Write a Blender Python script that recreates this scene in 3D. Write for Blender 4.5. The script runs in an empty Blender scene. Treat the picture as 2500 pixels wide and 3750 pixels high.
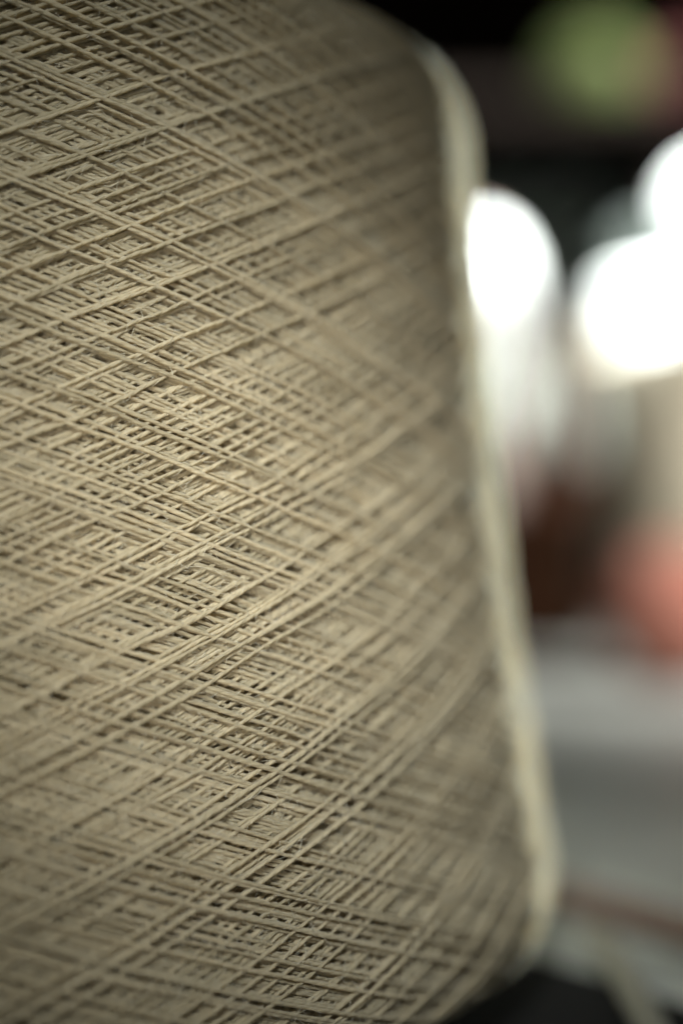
import bpy, bmesh, math, random
import numpy as np
from mathutils import Vector

random.seed(7)
rng = np.random.default_rng(11)
S = bpy.context.scene
COL = S.collection

# ------------------------------------------------------------------ camera
AX, AY = -0.0535, 0.2185          # axis of the big yarn cone (metres)
CAM_Z = 0.0745
cam_data = bpy.data.cameras.new('camera')
cam = bpy.data.objects.new('camera', cam_data)
COL.objects.link(cam)
cam.location = (0, 0, CAM_Z)
cam.rotation_euler = (math.radians(90), 0, 0)
cam_data.sensor_fit = 'VERTICAL'
cam_data.sensor_height = 36
cam_data.sensor_width = 24
cam_data.lens = 47
cam_data.clip_start = 0.01
cam_data.clip_end = 20
cam_data.dof.use_dof = True
cam_data.dof.focus_distance = 0.1482
cam_data.dof.aperture_fstop = 3.5
S.camera = cam

# ------------------------------------------------------------------ world, lamps, exposure
W = bpy.data.worlds.new('World')
S.world = W
W.use_nodes = True
W.node_tree.nodes['Background'].inputs[0].default_value = (0.80, 0.86, 0.80, 1)
W.node_tree.nodes['Background'].inputs[1].default_value = 0.17


def aim(o, target):
    d = Vector(target) - o.location
    o.rotation_euler = d.to_track_quat('-Z', 'Y').to_euler()


def spot(name, loc, target, power, angle, blend, radius, color):
    l = bpy.data.lights.new(name, 'SPOT')
    l.energy = power
    l.spot_size = math.radians(angle)
    l.spot_blend = blend
    l.shadow_soft_size = radius
    l.color = color
    o = bpy.data.objects.new(name, l)
    COL.objects.link(o)
    o.location = loc
    aim(o, target)
    return o


def area(name, loc, target, power, sx, sy, color):
    l = bpy.data.lights.new(name, 'AREA')
    l.shape = 'RECTANGLE'
    l.size, l.size_y = sx, sy
    l.energy = power
    l.color = color
    o = bpy.data.objects.new(name, l)
    COL.objects.link(o)
    o.location = loc
    aim(o, target)
    return o


# soft lamp above on the photographer's side, pooled on the middle of the cone
spot('front_lamp', (-0.034, -0.05, 0.225), (-0.002, 0.151, 0.0745), 5.5, 22.5, 1.0, 0.040, (0.96, 1.0, 0.96))
# added fill low on the left, warmer and weaker, lifting shadows between threads
spot('fill_lamp', (-0.075, -0.050, 0.045), (0.004, 0.153, 0.076), 2.55, 22.5, 1.0, 0.035, (1.0, 0.93, 0.80))
# added narrow beam from behind right, shaped to cut the flank's pale stripe
wl = area('stripe_beam', (0.1700, 0.3902, 0.078), (0.1700 - 0.745, 0.3902 - 0.667, 0.078), 0.215, 0.10, 0.145, (0.80, 0.95, 1.0))
wl.data.spread = math.radians(0.6)
wl.rotation_euler.rotate_axis('Z', math.radians(-5.0))
# hard spot from above stands in for a sun patch on the white things
spot('sun_patch_spot', (0.15, 0.30, 0.90), (0.15, 0.90, 0.224), 650.0, 24, 0.06, 0.006, (0.95, 1.0, 0.98))
spot('shelf_fill', (0.15, 0.45, 0.85), (0.225, 1.05, 0.411), 64.0, 8.5, 0.9, 0.03, (1.0, 1.0, 0.92))  # added fill, brightens the balls on the shelf
spot('bench_fill', (0.55, 0.15, 0.50), (0.15, 0.68, 0.04), 62.0, 42, 0.9, 0.05, (1.0, 0.98, 0.92))  # added fill for the pot, coral ball and table

S.render.engine = 'CYCLES'
S.cycles.use_denoising = True
S.cycles.denoiser = 'OPENIMAGEDENOISE'
S.cycles.max_bounces = 12
S.cycles.diffuse_bounces = 10
S.view_settings.view_transform = 'Standard'
S.view_settings.look = 'None'
S.view_settings.exposure = 0
S.view_settings.gamma = 1
S.view_settings.use_curve_mapping = False


# ------------------------------------------------------------------ helpers
def mat(name, color, rough=0.9, sheen=0.0, var=0.0, scale=200.0, bump=0.0, bump_scale=400.0, spec=0.3):
    m = bpy.data.materials.new(name)
    m.use_nodes = True
    nt = m.node_tree
    b = nt.nodes['Principled BSDF']
    b.inputs['Base Color'].default_value = (*color, 1)
    b.inputs['Roughness'].default_value = rough
    b.inputs['Specular IOR Level'].default_value = spec
    b.inputs['Sheen Weight'].default_value = sheen
    b.inputs['Sheen Roughness'].default_value = 0.5
    tc = nt.nodes.new('ShaderNodeTexCoord')
    if var > 0:
        n = nt.nodes.new('ShaderNodeTexNoise')
        n.inputs['Scale'].default_value = scale
        n.inputs['Detail'].default_value = 5
        nt.links.new(tc.outputs['Object'], n.inputs['Vector'])
        r = nt.nodes.new('ShaderNodeValToRGB')
        r.color_ramp.elements[0].position = 0.3
        r.color_ramp.elements[1].position = 0.7
        r.color_ramp.elements[0].color = (*[c * (1 - var) for c in color], 1)
        r.color_ramp.elements[1].color = (*[min(1, c * (1 + var)) for c in color], 1)
        nt.links.new(n.outputs['Fac'], r.inputs['Fac'])
        nt.links.new(r.outputs['Color'], b.inputs['Base Color'])
    if bump > 0:
        n = nt.nodes.new('ShaderNodeTexNoise')
        n.inputs['Scale'].default_value = bump_scale
        n.inputs['Detail'].default_value = 4
        nt.links.new(tc.outputs['Object'], n.inputs['Vector'])
        bp = nt.nodes.new('ShaderNodeBump')
        bp.inputs['Strength'].default_value = bump
        bp.inputs['Distance'].default_value = 0.001
        nt.links.new(n.outputs['Fac'], bp.inputs['Height'])
        nt.links.new(bp.outputs['Normal'], b.inputs['Normal'])
    return m


def wool_thread_mat(name, color):
    """two-ply twist and fibre relief follow the thread's own length and girth"""
    m = bpy.data.materials.new(name)
    m.use_nodes = True
    nt = m.node_tree
    L = nt.links.new
    b = nt.nodes['Principled BSDF']
    b.inputs['Roughness'].default_value = 0.85
    b.inputs['Specular IOR Level'].default_value = 0.12
    b.inputs['Sheen Weight'].default_value = 0.5
    b.inputs['Sheen Roughness'].default_value = 0.45
    uv = nt.nodes.new('ShaderNodeUVMap')
    uv.uv_map = 'strand'
    sep = nt.nodes.new('ShaderNodeSeparateXYZ')
    L(uv.outputs['UV'], sep.inputs[0])

    def math_(op, a, bb):
        n = nt.nodes.new('ShaderNodeMath')
        n.operation = op
        for i, v in enumerate((a, bb)):
            if v is None:
                continue
            if isinstance(v, (int, float)):
                n.inputs[i].default_value = v
            else:
                L(v, n.inputs[i])
        return n.outputs[0]
    # u is millimetres along the thread, v runs 0..1 around it
    tw = math_('ADD', math_('MULTIPLY', sep.outputs['X'], 1 / 1.5), math_('MULTIPLY', sep.outputs['Y'], 2.0))
    ply = math_('ABSOLUTE', math_('SINE', math_('MULTIPLY', tw, math.pi), None), None)
    comb = nt.nodes.new('ShaderNodeCombineXYZ')
    L(math_('MULTIPLY', sep.outputs['X'], 1.3), comb.inputs[0])
    L(math_('MULTIPLY', tw, 9.0), comb.inputs[1])
    nz = nt.nodes.new('ShaderNodeTexNoise')
    nz.inputs['Scale'].default_value = 1.0
    nz.inputs['Detail'].default_value = 4
    nz.inputs['Roughness'].default_value = 0.65
    L(comb.outputs[0], nz.inputs['Vector'])
    hgt = math_('ADD', math_('MULTIPLY', ply, 0.5), math_('MULTIPLY', nz.outputs['Fac'], 0.75))
    bp = nt.nodes.new('ShaderNodeBump')
    bp.inputs['Strength'].default_value = 0.9
    bp.inputs['Distance'].default_value = 0.00022
    L(hgt, bp.inputs['Height'])
    L(bp.outputs['Normal'], b.inputs['Normal'])
    tc = nt.nodes.new('ShaderNodeTexCoord')
    n2 = nt.nodes.new('ShaderNodeTexNoise')
    n2.inputs['Scale'].default_value = 90
    n2.inputs['Detail'].default_value = 3
    L(tc.outputs['Object'], n2.inputs['Vector'])
    mixf = math_('ADD', math_('MULTIPLY', nz.outputs['Fac'], 0.6), math_('MULTIPLY', n2.outputs['Fac'], 0.4))
    wn = nt.nodes.new('ShaderNodeTexWhiteNoise')
    wn.noise_dimensions = '1D'
    L(math_('FLOOR', math_('MULTIPLY', math_('ADD', sep.outputs['Y'], 0.5), 1 / 4.0), None), wn.inputs['W'])
    mixf = math_('ADD', math_('MULTIPLY', mixf, 0.72), math_('MULTIPLY', wn.outputs['Value'], 0.28))
    r = nt.nodes.new('ShaderNodeValToRGB')
    r.color_ramp.elements[0].position = 0.3
    r.color_ramp.elements[1].position = 0.7
    r.color_ramp.elements[0].color = (color[0] * 0.82, color[1] * 0.80, color[2] * 0.74, 1)
    r.color_ramp.elements[1].color = (min(1, color[0] * 1.12), min(1, color[1] * 1.12), min(1, color[2] * 1.12), 1)
    L(mixf, r.inputs['Fac'])
    L(r.outputs['Color'], b.inputs['Base Color'])
    # wool lets some light through
    tr = nt.nodes.new('ShaderNodeBsdfTranslucent')
    gm = nt.nodes.new('ShaderNodeGamma')          # light that has passed through is yellower
    gm.inputs[1].default_value = 1.5
    L(r.outputs['Color'], gm.inputs[0])
    L(gm.outputs[0], tr.inputs['Color'])
    L(bp.outputs['Normal'], tr.inputs['Normal'])
    mx = nt.nodes.new('ShaderNodeMixShader')
    mx.inputs[0].default_value = 0.50
    L(b.outputs[0], mx.inputs[1])
    L(tr.outputs[0], mx.inputs[2])
    L(mx.outputs[0], nt.nodes['Material Output'].inputs['Surface'])
    return m


def link_mesh(name, me, m, parent=None, smooth=True):
    o = bpy.data.objects.new(name, me)
    COL.objects.link(o)
    if m:
        me.materials.append(m)
    if smooth:
        me.polygons.foreach_set('use_smooth', np.ones(len(me.polygons), dtype=bool))
    if parent:
        o.parent = parent
    return o


def thing(name, loc, label, cat, group=None):
    o = bpy.data.objects.new(name, None)
    o.empty_display_size = 0.01
    COL.objects.link(o)
    o.location = loc
    o['label'] = label
    o['category'] = cat
    if group:
        o['group'] = group
    return o


def tag(o, label, cat, group=None):
    o['label'] = label
    o['category'] = cat
    if group:
        o['group'] = group
    return o


def lathe_mesh(name, prof, seg=64):
    """prof = list of (radius, z); a closed surface of revolution with caps at r = 0"""
    bm = bmesh.new()
    rings = []
    for r, z in prof:
        if r < 1e-6:
            rings.append([bm.verts.new((0, 0, z))])
        else:
            rings.append([bm.verts.new((r * math.cos(2 * math.pi * i / seg), r * math.sin(2 * math.pi * i / seg), z)) for i in range(seg)])
    for a, b in zip(rings[:-1], rings[1:]):
        for i in range(seg):
            j = (i + 1) % seg
            if len(a) == 1 and len(b) == 1:
                continue
            if len(a) == 1:
                bm.faces.new((a[0], b[j], b[i]))
            elif len(b) == 1:
                bm.faces.new((a[i], a[j], b[0]))
            else:
                bm.faces.new((a[i], a[j], b[j], b[i]))
    bmesh.ops.recalc_face_normals(bm, faces=bm.faces)
    me = bpy.data.meshes.new(name)
    bm.to_mesh(me)
    bm.free()
    return me


def box_mesh(name, x0, x1, y0, y1, z0, z1, bevel=0.001):
    bm = bmesh.new()
    bmesh.ops.create_cube(bm, size=1)
    for v in bm.verts:
        v.co = Vector((x0 + (v.co.x + .5) * (x1 - x0), y0 + (v.co.y + .5) * (y1 - y0), z0 + (v.co.z + .5) * (z1 - z0)))
    if bevel:
        bmesh.ops.bevel(bm, geom=list(bm.edges), offset=bevel, segments=2, affect='EDGES', profile=0.5)
    me = bpy.data.meshes.new(name)
    bm.to_mesh(me)
    bm.free()
    return me


class Tubes:
    """collects many tubes (numpy) into ONE mesh with a 'strand' UV map"""
    def __init__(self, sides):
        self.k = sides
        self.V, self.Q, self.UV = [], [], []
        self.n = 0

    def add(self, P, N, r, closed=False, u0=0.0, v0=0.0):
        k = self.k
        n = len(P)
        if closed:
            T = np.roll(P, -1, 0) - np.roll(P, 1, 0)
        else:
            T = np.gradient(P, axis=0)
        T /= np.linalg.norm(T, axis=1, keepdims=True) + 1e-12
        B = np.cross(T, N)
        B /= np.linalg.norm(B, axis=1, keepdims=True) + 1e-12
        M = np.cross(B, T)
        a = np.arange(k) * 2 * np.pi / k
        r = np.broadcast_to(np.asarray(r, float), (n,))
        V = P[:, None, :] + r[:, None, None] * (np.cos(a)[None, :, None] * M[:, None, :] + np.sin(a)[None, :, None] * B[:, None, :])
        self.V.append(V.reshape(-1, 3))
        rows = n if closed else n - 1
        i = np.arange(rows)[:, None]
        j = np.arange(k)[None, :]
        i2 = (i + 1) % n
        j2 = (j + 1) % k
        q = np.stack([i * k + j, i * k + j2, i2 * k + j2, i2 * k + j], -1).reshape(-1, 4) + self.n
        self.Q.append(q)
        ds = np.linalg.norm(np.diff(P, axis=0, append=P[:1] if closed else P[-1:]), axis=1) * 1000
        u = u0 + np.concatenate([[0], np.cumsum(ds)])
        ua = u[:rows][:, None] + 0 * j
        ub = u[1:rows + 1][:, None] + 0 * j
        va = j / k + 0 * i + v0
        vb = (j + 1) / k + 0 * i + v0
        uv = np.stack([np.stack([ua, va], -1), np.stack([ua, vb], -1), np.stack([ub, vb], -1), np.stack([ub, va], -1)], 2)
        self.UV.append(uv.reshape(-1, 2))
        self.n += n * k

    def add_raw(self, V, Q):
        self.V.append(np.asarray(V, float))
        self.Q.append(np.asarray(Q, int) + self.n)
        self.UV.append(np.zeros((len(Q) * 4, 2)))
        self.n += len(V)

    def mesh(self, name):
        V = np.concatenate(self.V).astype(np.float32)
        Q = np.concatenate(self.Q).astype(np.int32)
        UV = np.concatenate(self.UV).astype(np.float32)
        me = bpy.data.meshes.new(name)
        me.vertices.add(len(V))
        me.vertices.foreach_set('co', V.ravel())
        me.loops.add(len(Q) * 4)
        me.loops.foreach_set('vertex_index', Q.ravel())
        me.polygons.add(len(Q))
        me.polygons.foreach_set('loop_start', np.arange(len(Q), dtype=np.int32) * 4)
        me.polygons.foreach_set('loop_total', np.full(len(Q), 4, dtype=np.int32))
        uvl = me.uv_layers.new(name='strand')
        uvl.data.foreach_set('uv', UV.ravel())
        me.update(calc_edges=True)
        return me


def lathe_raw(prof, seg=96):
    prof = np.asarray(prof)
    a = np.arange(seg) * 2 * np.pi / seg
    V = np.stack([prof[:, 0][:, None] * np.cos(a), prof[:, 0][:, None] * np.sin(a), prof[:, 1][:, None] + 0 * a], -1).reshape(-1, 3)
    i = np.arange(len(prof) - 1)[:, None]
    j = np.arange(seg)[None, :]
    j2 = (j + 1) % seg
    Q = np.stack([i * seg + j, i * seg + j2, (i + 1) * seg + j2, (i + 1) * seg + j], -1).reshape(-1, 4)
    return V, Q


def smooth_noise(n, step):
    """1-d noise of unit deviation with a feature length of `step` samples"""
    m = int(n / step) + 4
    c = rng.normal(size=m)
    x = np.arange(n) / step
    i = x.astype(int)
    f = x - i
    f = f * f * (3 - 2 * f)
    return c[i] * (1 - f) + c[i + 1] * f


# ------------------------------------------------------------------ the setting
M_table = mat('grey_laminate', (0.33, 0.345, 0.325), rough=0.5, var=0.28, scale=22, bump=0.15, bump_scale=120)
tab = link_mesh('tabletop', box_mesh('tabletop', -0.7, 0.9, -0.35, 0.82, -0.025, 0.0, 0.002), M_table, smooth=False)
tab['kind'] = 'structure'
M_wall = mat('dark_stained_wood', (0.005, 0.003, 0.002), rough=0.95, spec=0.03, var=0.35, scale=18, bump=0.2, bump_scale=60)
wal = link_mesh('back_wall', box_mesh('back_wall', -1.2, 1.6, 1.15, 1.19, -0.75, 1.3, 0), M_wall, smooth=False)
wal['kind'] = 'structure'
flo = link_mesh('floor', box_mesh('floor', -1.2, 1.6, -0.6, 1.15, -0.77, -0.75, 0), mat('dark_floor', (0.05, 0.04, 0.035), var=0.2, scale=12), smooth=False)
flo['kind'] = 'structure'

# ------------------------------------------------------------------ the big cone of cream wool
MAT_T = 0.002
Z0 = MAT_T + 0.0075            # underside of the winding
H = 0.1325
ZM = 0.0745                    # height where the radius was taken
TH = 0.0032                    # thickness of the loose outer layers


def R_of(z):
    zr = z - ZM
    R = 0.0794 - 0.114 * zr + 0.45 * zr * zr
    # rounded shoulders
    t = np.clip((z - (Z0 + H - 0.011)) / 0.011, 0, 1)
    R = R - 0.0062 * (1 - np.sqrt(np.clip(1 - t ** 2.2, 0, 1)))
    b = np.clip(((Z0 + 0.014) - z) / 0.014, 0, 1)
    R = R - 0.0085 * (1 - np.sqrt(np.clip(1 - b ** 2.2, 0, 1)))
    return R


cone = thing('yarn_cone', (AX, AY, MAT_T), 'large cone of cream wool yarn, cross-wound, in the foreground on a dark mat', 'yarn cone')

# height map of the winding while it builds up: theta x z
NT, NZ = 1650, 460
hm = np.zeros((NT, NZ))
RT = 0.00025                    # thread radius
N_DOUBLE = 1050
FIRST = 200                     # earlier passes are buried under the later ones
TANA = 0.375
tub = Tubes(6)
tops = []                       # thread points near the surface, for the fuzz
theta = 0.0
phase = 0.0
STEP = 0.00066
eps = 0.001
run = 0
arc0 = 0.0
base_turn = 4.0 / 3.0
for dbl in range(N_DOUBLE):
    lone = dbl >= N_DOUBLE - 85              # the last strands lie singly over the rest
    if run <= 0 or lone:
        run = 1 if lone else int(rng.integers(1, 5)) * 3
        eps = (rng.uniform(0.0007, 0.0016) if rng.random() < 0.3 else rng.uniform(0.0016, 0.0044)) * rng.choice([-1, 1])
        phase = (phase + 0.6180339887) % 1.0
        jump = (phase / 3.0 - theta / (2 * np.pi)) % (1 / 3.0) + int(rng.integers(0, 3)) / 3.0
    else:
        jump = 0.0
    run -= 1
    lo = Z0 + 0.0012 + abs(rng.normal()) * 0.0011
    hi = Z0 + H - 0.0012 - abs(rng.normal()) * 0.0011
    # one up-and-down traverse
    length = 2 * (hi - lo) / math.sin(math.atan(TANA))
    n = int(length / STEP)
    t = np.linspace(0, 2 * np.pi, n, endpoint=False)
    s = 0.9975
    tri = np.arcsin(s * np.sin(t - np.pi / 2)) / math.asin(s)
    z = (lo + hi) / 2 + (hi - lo) / 2 * tri
    # pitch angle slightly different every time, wandering along the way
    z = z + (0.00020 * smooth_noise(n, 19) + 0.00005 * smooth_noise(n, 3)) * np.clip(1 - tri ** 2, 0, 1)
    w = np.where(t < np.pi, 0.88, 1.10) / R_of(z)      # the upward traverse is a little steeper
    th = np.cumsum(w)
    turn = 2 * np.pi * (base_turn + eps + jump / 3.0 * 0 + rng.normal() * 0.0003)
    th = th / th[-1] * turn
    th = theta + th + 2 * np.pi * jump + 0.0010 * smooth_noise(n, 40)
    theta = theta + turn + 2 * np.pi * jump
    it = np.floor((th / (2 * np.pi)) % 1.0 * NT).astype(int) % NT
    iz = np.clip(((z - Z0) / H * NZ).astype(int), 0, NZ - 1)
    # height below the thread, then stretched taut over the bumps
    h0 = hm[it, iz]
    k = 5
    pad = np.concatenate([h0[-k:], h0, h0[:k]])
    mx = np.max(np.stack([pad[i:i + n] for i in range(2 * k + 1)]), 0)
    ker = np.hanning(17)
    ker /= ker.sum()
    pad = np.concatenate([mx[-8:], mx, mx[:8]])
    hs = np.convolve(pad, ker, mode='valid')
    # the pull of the yarn presses high places in and spans the low ones
    level = float(hm.mean())
    kl = 43
    pad = np.concatenate([hs[-kl:], hs, hs[:kl]])
    cs = np.cumsum(np.concatenate([[0], pad]))
    hl = (cs[2 * kl + 1:] - cs[:-2 * kl - 1])[:n] / (2 * kl + 1)
    off = level + RT * (4.0 if lone else 2.9) * np.tanh((hs - hl) / (RT * (4.2 if lone else 3.4))) + (RT * 0.5 if lone else 0.0) + np.clip(0.25 * (hl - level), -RT * 0.9, RT * 0.9) + RT * 0.75
    top = off + RT * 0.55
    for dt in (-1, 0, 1):
        for dz in (-1, 0, 1):
            a = (it + dt) % NT
            b = np.clip(iz + dz, 0, NZ - 1)
            fall = 0.0 if (dt == 0 and dz == 0) else RT * 0.35
            np.maximum.at(hm, (a, b), top - fall)
    if dbl >= FIRST:
        tops.append((th, z, off, n))
HREF = float(np.percentile(hm, 80))
print('winding thickness', HREF, 'std', hm.std())
hair_P, hair_N, hair_T = [], [], []
# an even, closed layer of crossing threads at the bottom, so that no gap shows bare core
FLOOR = float(np.percentile(hm, 4))
NF = 240
for k in range(NF):
    lo = Z0 + 0.002 + abs(rng.normal()) * 0.001
    hi = Z0 + H - 0.002 - abs(rng.normal()) * 0.001
    n = int(2 * (hi - lo) / math.sin(math.atan(TANA)) / STEP)
    t = np.linspace(0, 2 * np.pi, n, endpoint=False)
    tri = np.arcsin(0.9975 * np.sin(t - np.pi / 2)) / math.asin(0.9975)
    z = (lo + hi) / 2 + (hi - lo) / 2 * tri + 0.0002 * smooth_noise(n, 19) * np.clip(1 - tri ** 2, 0, 1)
    th = np.cumsum(np.where(t < np.pi, 0.88, 1.10) / R_of(z))
    th = th / th[-1] * 2 * np.pi * base_turn + 2 * np.pi * (k + rng.uniform(-0.3, 0.3)) / NF
    tops.append((th, z, FLOOR + RT * rng.uniform(-1.0, 0.9) + RT * 0.25 * smooth_noise(n, 9), n))
for (th, z, off, n) in tops:
    r = R_of(z) - HREF + off
    c, s_ = np.cos(th), np.sin(th)
    P = np.stack([r * c, r * s_, z - MAT_T], -1)
    N = np.stack([c, s_, 0.11 + 0 * c], -1)
    N /= np.linalg.norm(N, axis=1, keepdims=True)
    rad = RT * (1 + 0.09 * smooth_noise(n, 9) + 0.10 * smooth_noise(n, 2.1)) * (0.92 + 0.12 * rng.random())
    tub.add(P, N, np.clip(rad, RT * 0.65, RT * 1.45), u0=rng.uniform(0, 50), v0=4.0 * (len(hair_P) + 1))
    it = np.floor((th / (2 * np.pi)) % 1.0 * NT).astype(int) % NT
    iz = np.clip(((z - Z0) / H * NZ).astype(int), 0, NZ - 1)
    vis = np.where(off + RT * 0.9 > hm[it, iz])[0]
    if len(vis) > 4:
        pick = rng.choice(vis, size=min(len(vis), 300), replace=False)
        pick = pick[(pick > 1) & (pick < n - 2)]
        hair_P.append(P[pick])
        hair_N.append(N[pick])
        T = P[np.minimum(pick + 1, n - 1)] - P[pick - 1]
        hair_T.append(T / np.linalg.norm(T, axis=1, keepdims=True))
# solid wound body under the loose layers
zz = np.linspace(Z0, Z0 + H, 90)
inner = R_of(zz) - (HREF - FLOOR) - RT * 2.2
prof = [(0.031, Z0 - MAT_T + 0.001)] + [(float(a), float(b - MAT_T)) for a, b in zip(inner, zz)] + [(0.021, Z0 + H - MAT_T - 0.0015)]
Vb, Qb = lathe_raw(prof, 160)
tub.add_raw(Vb, Qb)
WOOL = (0.82, 0.735, 0.54)
M_wool = wool_thread_mat('cream_wool', WOOL)
link_mesh('wound_yarn', tub.mesh('wound_yarn'), M_wool, cone)

# fuzz: loose fibres standing off the threads
hp = np.concatenate(hair_P)
hn = np.concatenate(hair_N)
ht = np.concatenate(hair_T)
face = (hn[:, 0] * 0.24 - hn[:, 1] * 0.97) > -0.1
sel = np.concatenate([rng.permutation(np.where(face)[0])[:220000], rng.permutation(np.where(~face)[0])[:9000]])
p, nn, tt = hp[sel], hn[sel], ht[sel]
m = len(sel)
bb = np.cross(nn, tt)
ang = rng.normal(size=m) * 0.55
sgn = rng.choice([-1.0, 1.0], size=m)
d = tt * (np.cos(ang) * sgn)[:, None] + bb * np.sin(ang)[:, None]
# fibres leave the thread from any side of its upper half
ph = rng.uniform(-1.35, 1.35, size=m)
out = nn * np.cos(ph)[:, None] + bb * np.sin(ph)[:, None]
L = rng.uniform(0.0005, 0.0015, size=m) * np.where(rng.random(m) < 0.04, 2.0, 1.0)
lift = rng.uniform(0.02, 0.34, size=m)
curl = rng.normal(size=(m, 3)) * 0.25
q = np.linspace(0, 1, 5)
FP = (p + out * RT * 0.9)[:, None, :] + L[:, None, None] * (q[None, :, None] * d[:, None, :]
     + (lift[:, None] * q * (1.15 - 0.75 * q))[:, :, None] * out[:, None, :] + curl[:, None, :] * (q * q)[None, :, None])
fr = 0.000019 * np.array([1, 1, .9, .75, .4])
FT = np.gradient(FP, axis=1)
FT /= np.linalg.norm(FT, axis=2, keepdims=True)
FB = np.cross(FT, out[:, None, :])
FB /= np.linalg.norm(FB, axis=2, keepdims=True) + 1e-9
FM = np.cross(FB, FT)
ca = np.arange(3) * 2 * np.pi / 3
FV = FP[:, :, None, :] + fr[None, :, None, None] * (np.cos(ca)[None, None, :, None] * FM[:, :, None, :] + np.sin(ca)[None, None, :, None] * FB[:, :, None, :])
ii, jj = np.meshgrid(np.arange(4), np.arange(3), indexing='ij')
FQ = np.stack([ii * 3 + jj, ii * 3 + (jj + 1) % 3, (ii + 1) * 3 + (jj + 1) % 3, (ii + 1) * 3 + jj], -1).reshape(-1, 4)
fz = Tubes(3)
fz.add_raw(FV.reshape(-1, 3), (FQ[None] + (np.arange(m) * 15)[:, None, None]).reshape(-1, 4))
M_fuzz = mat('wool_fibre', (0.82, 0.775, 0.64), rough=0.6, spec=0.3)
link_mesh('loose_fibres', fz.mesh('loose_fibres'), M_fuzz, cone)

# the paper tube it is wound on
tube_prof = [(0.0315, 0.0), (0.0335, 0.0), (0.0230, H + 0.017), (0.0210, H + 0.017), (0.0315, 0.0)]
link_mesh('paper_tube', lathe_mesh('paper_tube', tube_prof, 72), mat('grey_card', (0.32, 0.28, 0.22), var=0.1, scale=80), cone)

# ------------------------------------------------------------------ on the table, near
M_mat = mat('charcoal_felt', (0.012, 0.012, 0.012), rough=1.0, var=0.3, scale=900, bump=0.5, bump_scale=1500, spec=0.1)
bm = bmesh.new()
cx, cy = 0.0424, 0.2060          # a point of the mat's rear edge, right of the cone
ed = Vector((0.66, -0.75, 0)).normalized()      # along the rear edge
nd = Vector((-0.75, -0.66, 0)).normalized()     # into the mat
pts = [Vector((cx, cy, 0)) + ed * a + nd * b for a, b in ((-0.21, 0), (0.17, 0), (0.17, 0.30), (-0.21, 0.30))]
lo_ = [bm.verts.new((p.x, p.y, 0.0002)) for p in pts]
up_ = [bm.verts.new((p.x, p.y, MAT_T)) for p in pts]
bm.faces.new(up_)
bm.faces.new(lo_[::-1])
for i in range(4):
    bm.faces.new((lo_[i], lo_[(i + 1) % 4], up_[(i + 1) % 4], up_[i]))
bmesh.ops.recalc_face_normals(bm, faces=bm.faces)
me = bpy.data.meshes.new('felt_mat')
bm.to_mesh(me)
bm.free()
tag(link_mesh('felt_mat', me, M_mat, smooth=False), 'dark charcoal felt mat lying under the big cream yarn cone', 'mat')


def strand(name, pts, r, m, ply=3, twist=0.010):
    """a plied cord: `ply` thin tubes wound about a smooth path"""
    pts = np.asarray(pts, float)
    n = 140
    tt = np.linspace(0, len(pts) - 1, n)
    P = np.stack([np.interp(tt, np.arange(len(pts)), pts[:, i]) for i in range(3)], -1)
    ker = np.hanning(25)
    ker /= ker.sum()
    for i in range(3):
        pd = np.concatenate([np.full(12, P[0, i]), P[:, i], np.full(12, P[-1, i])])
        P[:, i] = np.convolve(pd, ker, mode='valid')
    T = np.gradient(P, axis=0)
    T /= np.linalg.norm(T, axis=1, keepdims=True)
    up = np.tile([0, 0, 1.0], (n, 1))
    B = np.cross(T, up)
    B /= np.linalg.norm(B, axis=1, keepdims=True)
    U = np.cross(B, T)
    s = np.concatenate([[0], np.cumsum(np.linalg.norm(np.diff(P, axis=0), axis=1))])
    tb = Tubes(8)
    for k in range(ply):
        a = 2 * np.pi * (s / twist + k / ply)
        Q = P + r * 0.5 * (np.cos(a)[:, None] * U + np.sin(a)[:, None] * B)
        tb.add(Q, U, r * 0.55)
    return link_mesh(name, tb.mesh(name), m)


M_strand = mat('cream_cord_wool', (0.19, 0.18, 0.135), rough=0.95, sheen=0.2, var=0.12, scale=700, bump=0.4, bump_scale=1800)
tag(strand('yarn_strand', [(0.0432, 0.229, 0.0023), (0.0430, 0.222, 0.0027), (0.0428, 0.207, 0.0046), (0.0424, 0.192, 0.0046), (0.0420, 0.178, 0.0046), (0.040, 0.160, 0.0046), (0.034, 0.135, 0.0046)], 0.0022, M_strand),
    'loose cream yarn strand running off the table onto the dark mat, bottom right', 'yarn strand')
M_rust = mat('rust_wool', (0.13, 0.085, 0.066), rough=0.95, sheen=0.2, var=0.15, scale=700, bump=0.4, bump_scale=1800)
tag(strand('yarn_scrap', [(0.0390, 0.250, 0.0033), (0.0440, 0.245, 0.0033), (0.0500, 0.238, 0.0033), (0.0560, 0.231, 0.0033), (0.0600, 0.226, 0.0033), (0.0630, 0.2215, 0.0033)], 0.0032, M_rust),
    'short rust red scrap of yarn lying on the grey table beside the big cone', 'yarn scrap')


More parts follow.
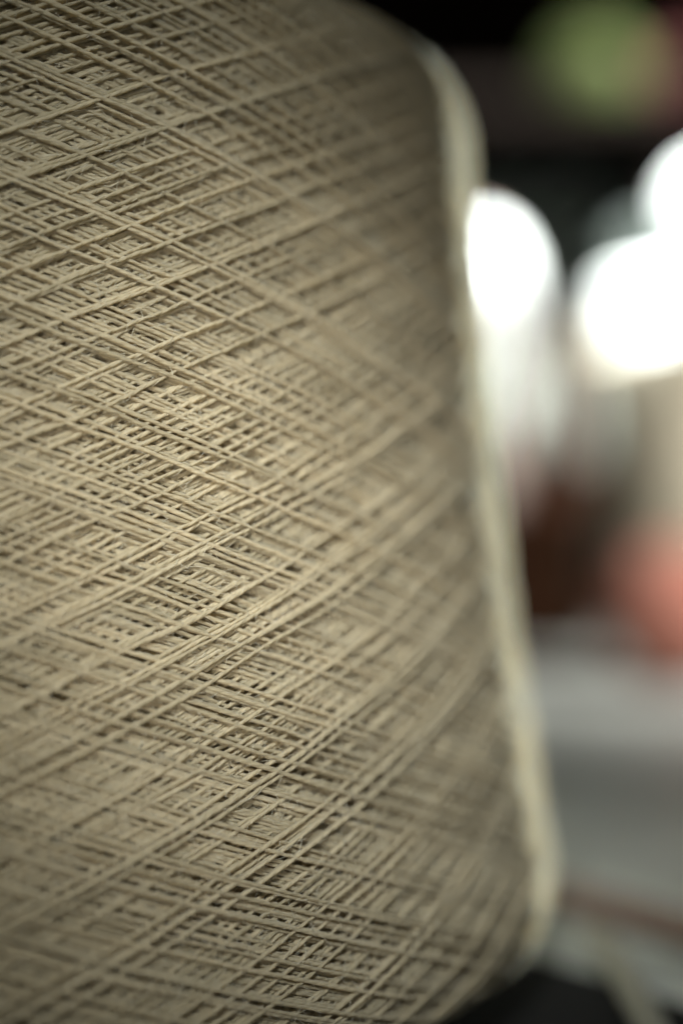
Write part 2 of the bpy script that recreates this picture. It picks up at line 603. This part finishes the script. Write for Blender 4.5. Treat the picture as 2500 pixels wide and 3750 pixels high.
# ------------------------------------------------------------------ balls of yarn
def ball_mesh(name, R, sq=1.0, loops=70, tr=0.0011, seed=1):
    r_ = np.random.default_rng(seed)
    tb = Tubes(6)
    a = np.linspace(0, np.pi, 25)
    V, Q = lathe_raw([(max(1e-5, (R - tr) * math.sin(x)), (R - tr) * math.cos(x)) for x in a], 40)
    tb.add_raw(V, Q)
    t = np.linspace(0, 2 * np.pi, 60, endpoint=False)
    for i in range(loops):
        ax = r_.normal(size=3)
        ax /= np.linalg.norm(ax)
        u = np.cross(ax, [0.3, 0.5, 0.8])
        u /= np.linalg.norm(u)
        v = np.cross(ax, u)
        lat = r_.uniform(-0.5, 0.5)
        D = (np.cos(t)[:, None] * u + np.sin(t)[:, None] * v) * math.cos(lat) + ax * math.sin(lat)
        tb.add(D * (R - tr * 0.5 + r_.uniform(-0.4, 0.5) * tr), D, tr, closed=True)
    me = tb.mesh(name)
    co = np.empty(len(me.vertices) * 3, dtype=np.float32)
    me.vertices.foreach_get('co', co)
    co = co.reshape(-1, 3)
    co[:, 2] = co[:, 2] * sq
    co[:, 2] -= co[:, 2].min()
    me.vertices.foreach_set('co', co.ravel())
    me.update()
    return me


def yarn_ball(loc, R, m, label, sq=1.0, tr=0.0011, seed=1):
    o = link_mesh('yarn_ball', ball_mesh('yarn_ball', R, sq, 70, tr, seed), m)
    o.location = loc
    return tag(o, label, 'yarn ball', 'balls of yarn')


M_white = mat('white_wool', (0.82, 0.84, 0.82), rough=0.9, sheen=0.3, var=0.03, scale=400)
M_coral = mat('coral_wool', (0.36, 0.14, 0.10), rough=0.9, sheen=0.2, var=0.12, scale=400)
M_green = mat('green_wool', (0.22, 0.28, 0.10), rough=0.9, sheen=0.2, var=0.15, scale=300)
M_red = mat('crimson_wool', (0.30, 0.10, 0.10), rough=0.9, sheen=0.2, var=0.15, scale=300)

yarn_ball((0.143, 0.57, 0.0), 0.030, M_coral, 'coral orange ball of yarn lying on the grey table at the right edge', seed=3)

# beige tapered pot heaped with white wool
pot = thing('pot', (0.213, 0.77, 0.0), 'beige tapered pot on the grey table, heaped with white wool', 'pot')
pot_prof = [(0.0, 0.0), (0.033, 0.0), (0.035, 0.002), (0.045, 0.075), (0.055, 0.150), (0.0565, 0.156), (0.0555, 0.158), (0.053, 0.156), (0.050, 0.140), (0.040, 0.070), (0.031, 0.006), (0.0, 0.006)]
pot_prof = [(a * 1.30, b * 1.075) for a, b in pot_prof]
link_mesh('pot_body', lathe_mesh('pot_body', pot_prof, 72), mat('beige_clay', (0.48, 0.43, 0.33), rough=0.8, var=0.1, scale=40, bump=0.2, bump_scale=200), pot)
cake = Tubes(6)
cp = np.array([1.0, 0.78]) * np.asarray([(0.0, 0.0), (0.046, 0.0), (0.056, 0.004), (0.0605, 0.012), (0.062, 0.024), (0.062, 0.052), (0.0605, 0.064), (0.056, 0.071), (0.044, 0.074), (0.012, 0.072), (0.0, 0.070)])
cake.add_raw(*lathe_raw([(max(a, 1e-5), b) for a, b in cp], 64))
for sg in (-1, 1):
    n = 5200
    zt = np.linspace(0.006, 0.052, n // 2)
    zt = np.concatenate([zt, zt[::-1]]) + 0.0012 * smooth_noise(n, 30)
    rr = np.interp(zt, cp[1:8, 1], cp[1:8, 0]) + 0.0004
    th = sg * np.linspace(0, 2 * np.pi * 46, n)
    Pc = np.stack([rr * np.cos(th), rr * np.sin(th), zt], -1)
    cake.add(Pc, np.stack([np.cos(th), np.sin(th), 0 * th], -1), 0.0011)
ck = link_mesh('yarn_cake', cake.mesh('yarn_cake'), M_white)
ck.location = (0.213, 0.77, 0.148)
tag(ck, 'broad white cake of yarn glowing in the mouth of the beige pot', 'yarn cake')

# dark wooden box with a white bobbin on it
wb = thing('wooden_box', (0.088, 0.74, 0.0), 'dark brown wooden box on the table behind the big cone', 'box')
M_box = mat('dark_brown_wood', (0.014, 0.006, 0.003), rough=0.95, spec=0.03, var=0.35, scale=25, bump=0.2, bump_scale=90)
link_mesh('box_body', box_mesh('box_body', -0.040, 0.040, -0.055, 0.055, 0.0, 0.064, 0.0015), M_box, wb, False)
link_mesh('lid', box_mesh('lid', -0.042, 0.042, -0.057, 0.057, 0.0642, 0.078, 0.002), M_box, wb, False)

bob = thing('bobbin', (0.079, 0.730, 0.078), 'white spindle shaped bobbin of yarn standing on the dark wooden box', 'bobbin')
foot = [(0.0, 0.0), (0.0135, 0.0), (0.014, 0.002), (0.0125, 0.006), (0.0105, 0.012), (0.0105, 0.050), (0.0, 0.050)]
link_mesh('bobbin_foot', lathe_mesh('bobbin_foot', foot, 40), mat('pinkish_wood', (0.29, 0.21, 0.18), rough=0.5, var=0.1, scale=60), bob)
tb = Tubes(6)
bp_ = [(a * 0.94, b * 0.93 + 0.0024) for a, b in [(0.004, 0.048), (0.0115, 0.051), (0.0120, 0.056), (0.0130, 0.068), (0.0175, 0.088), (0.0200, 0.108), (0.0195, 0.126), (0.0165, 0.142), (0.0105, 0.153), (0.004, 0.157)]]
V, Q = lathe_raw(bp_, 48)
tb.add_raw(V, Q)
pr = np.asarray(bp_)
for sg in (-1, 1):
    n = 2600
    zt = np.linspace(0.052, 0.145, n)
    rr = np.interp(zt, pr[:, 1], pr[:, 0]) + 0.0003
    th = sg * np.linspace(0, 2 * np.pi * 45, n)
    P = np.stack([rr * np.cos(th), rr * np.sin(th), zt], -1)
    tb.add(P, np.stack([np.cos(th), np.sin(th), 0 * th], -1), 0.0007)
link_mesh('wound_yarn', tb.mesh('bobbin_yarn'), M_white, bob)
link_mesh('bobbin_tip', lathe_mesh('bobbin_tip', [(0.0, 0.146), (0.0045, 0.146), (0.004, 0.151), (0.0, 0.152)], 24), bpy.data.materials['pinkish_wood'], bob)

# dark tin with a white ball on it
tin = thing('tin_box', (0.265, 0.92, 0.0), 'tall dark grey green tin standing behind the beige pot', 'tin')
M_tin = mat('grey_green_tin', (0.035, 0.043, 0.037), rough=0.45, var=0.15, scale=40)
link_mesh('tin_body', box_mesh('tin_body', -0.080, 0.028, -0.06, 0.06, 0.0, 0.235, 0.004), M_tin, tin, False)
link_mesh('lid', box_mesh('lid', -0.082, 0.030, -0.062, 0.062, 0.2352, 0.255, 0.004), M_tin, tin, False)
yarn_ball((0.255, 0.91, 0.255), 0.025, M_white, 'small white ball of yarn on top of the dark grey green tin', seed=8)

M_post = mat('red_brown_wood', (0.014, 0.005, 0.0025), rough=0.95, spec=0.03, var=0.3, scale=30, bump=0.2, bump_scale=80)
post = link_mesh('wooden_post', box_mesh('wooden_post', -0.017, 0.017, -0.02, 0.02, -0.750, 0.218, 0.001), M_post, smooth=False)
post.location = (0.168, 1.05, 0.0)
tag(post, 'red brown wooden post standing behind the table, between bobbin and pot', 'post')

# a grey cloth hanging on the wall under the shelf
bm = bmesh.new()
cols = []
for i in range(61):
    x = 0.06 + 0.42 * i / 60
    yy = 1.128 + 0.010 * math.sin(i * 0.55) + 0.004 * math.sin(i * 1.31 + 1)
    cols.append([bm.verts.new((x, yy + 0.002 * math.sin(zz_ * 25), zz_)) for zz_ in (0.10, 0.16, 0.22, 0.28, 0.325, 0.352)])
for a, b in zip(cols[:-1], cols[1:]):
    for i in range(5):
        bm.faces.new((a[i], b[i], b[i + 1], a[i + 1]))
me = bpy.data.meshes.new('cloth')
bm.to_mesh(me)
bm.free()
clo = link_mesh('cloth', me, mat('grey_green_cloth', (0.20, 0.215, 0.19), rough=1.0, var=0.25, scale=14, spec=0.05))
sol = clo.modifiers.new('thickness', 'SOLIDIFY')
sol.thickness = 0.0015
tag(clo, 'dark grey green cloth hanging on the back wall below the shelf', 'cloth')

# wall shelf with two coloured balls
sh = thing('wall_shelf', (0.25, 1.15, 0.358), 'dark wooden shelf fixed to the back wall, holding coloured balls of yarn', 'shelf')
M_shelf = mat('black_stained_wood', (0.0035, 0.0025, 0.002), rough=0.95, var=0.3, scale=30, spec=0.02)
link_mesh('shelf_board', box_mesh('shelf_board', -0.32, 0.07, -0.20, -0.0005, 0.0, 0.016, 0.0015), M_shelf, sh, False)
for bx in (-0.22, 0.0):
    link_mesh('bracket', box_mesh('bracket', bx - 0.008, bx + 0.008, -0.16, -0.0005, -0.06, -0.0003, 0.001), M_shelf, sh, False)
yarn_ball((0.198, 1.05, 0.374), 0.037, M_green, 'olive green ball of yarn on the wall shelf', seed=12)
yarn_ball((0.277, 1.045, 0.374), 0.034, M_red, 'crimson ball of yarn on the wall shelf, right of the green one', seed=14)
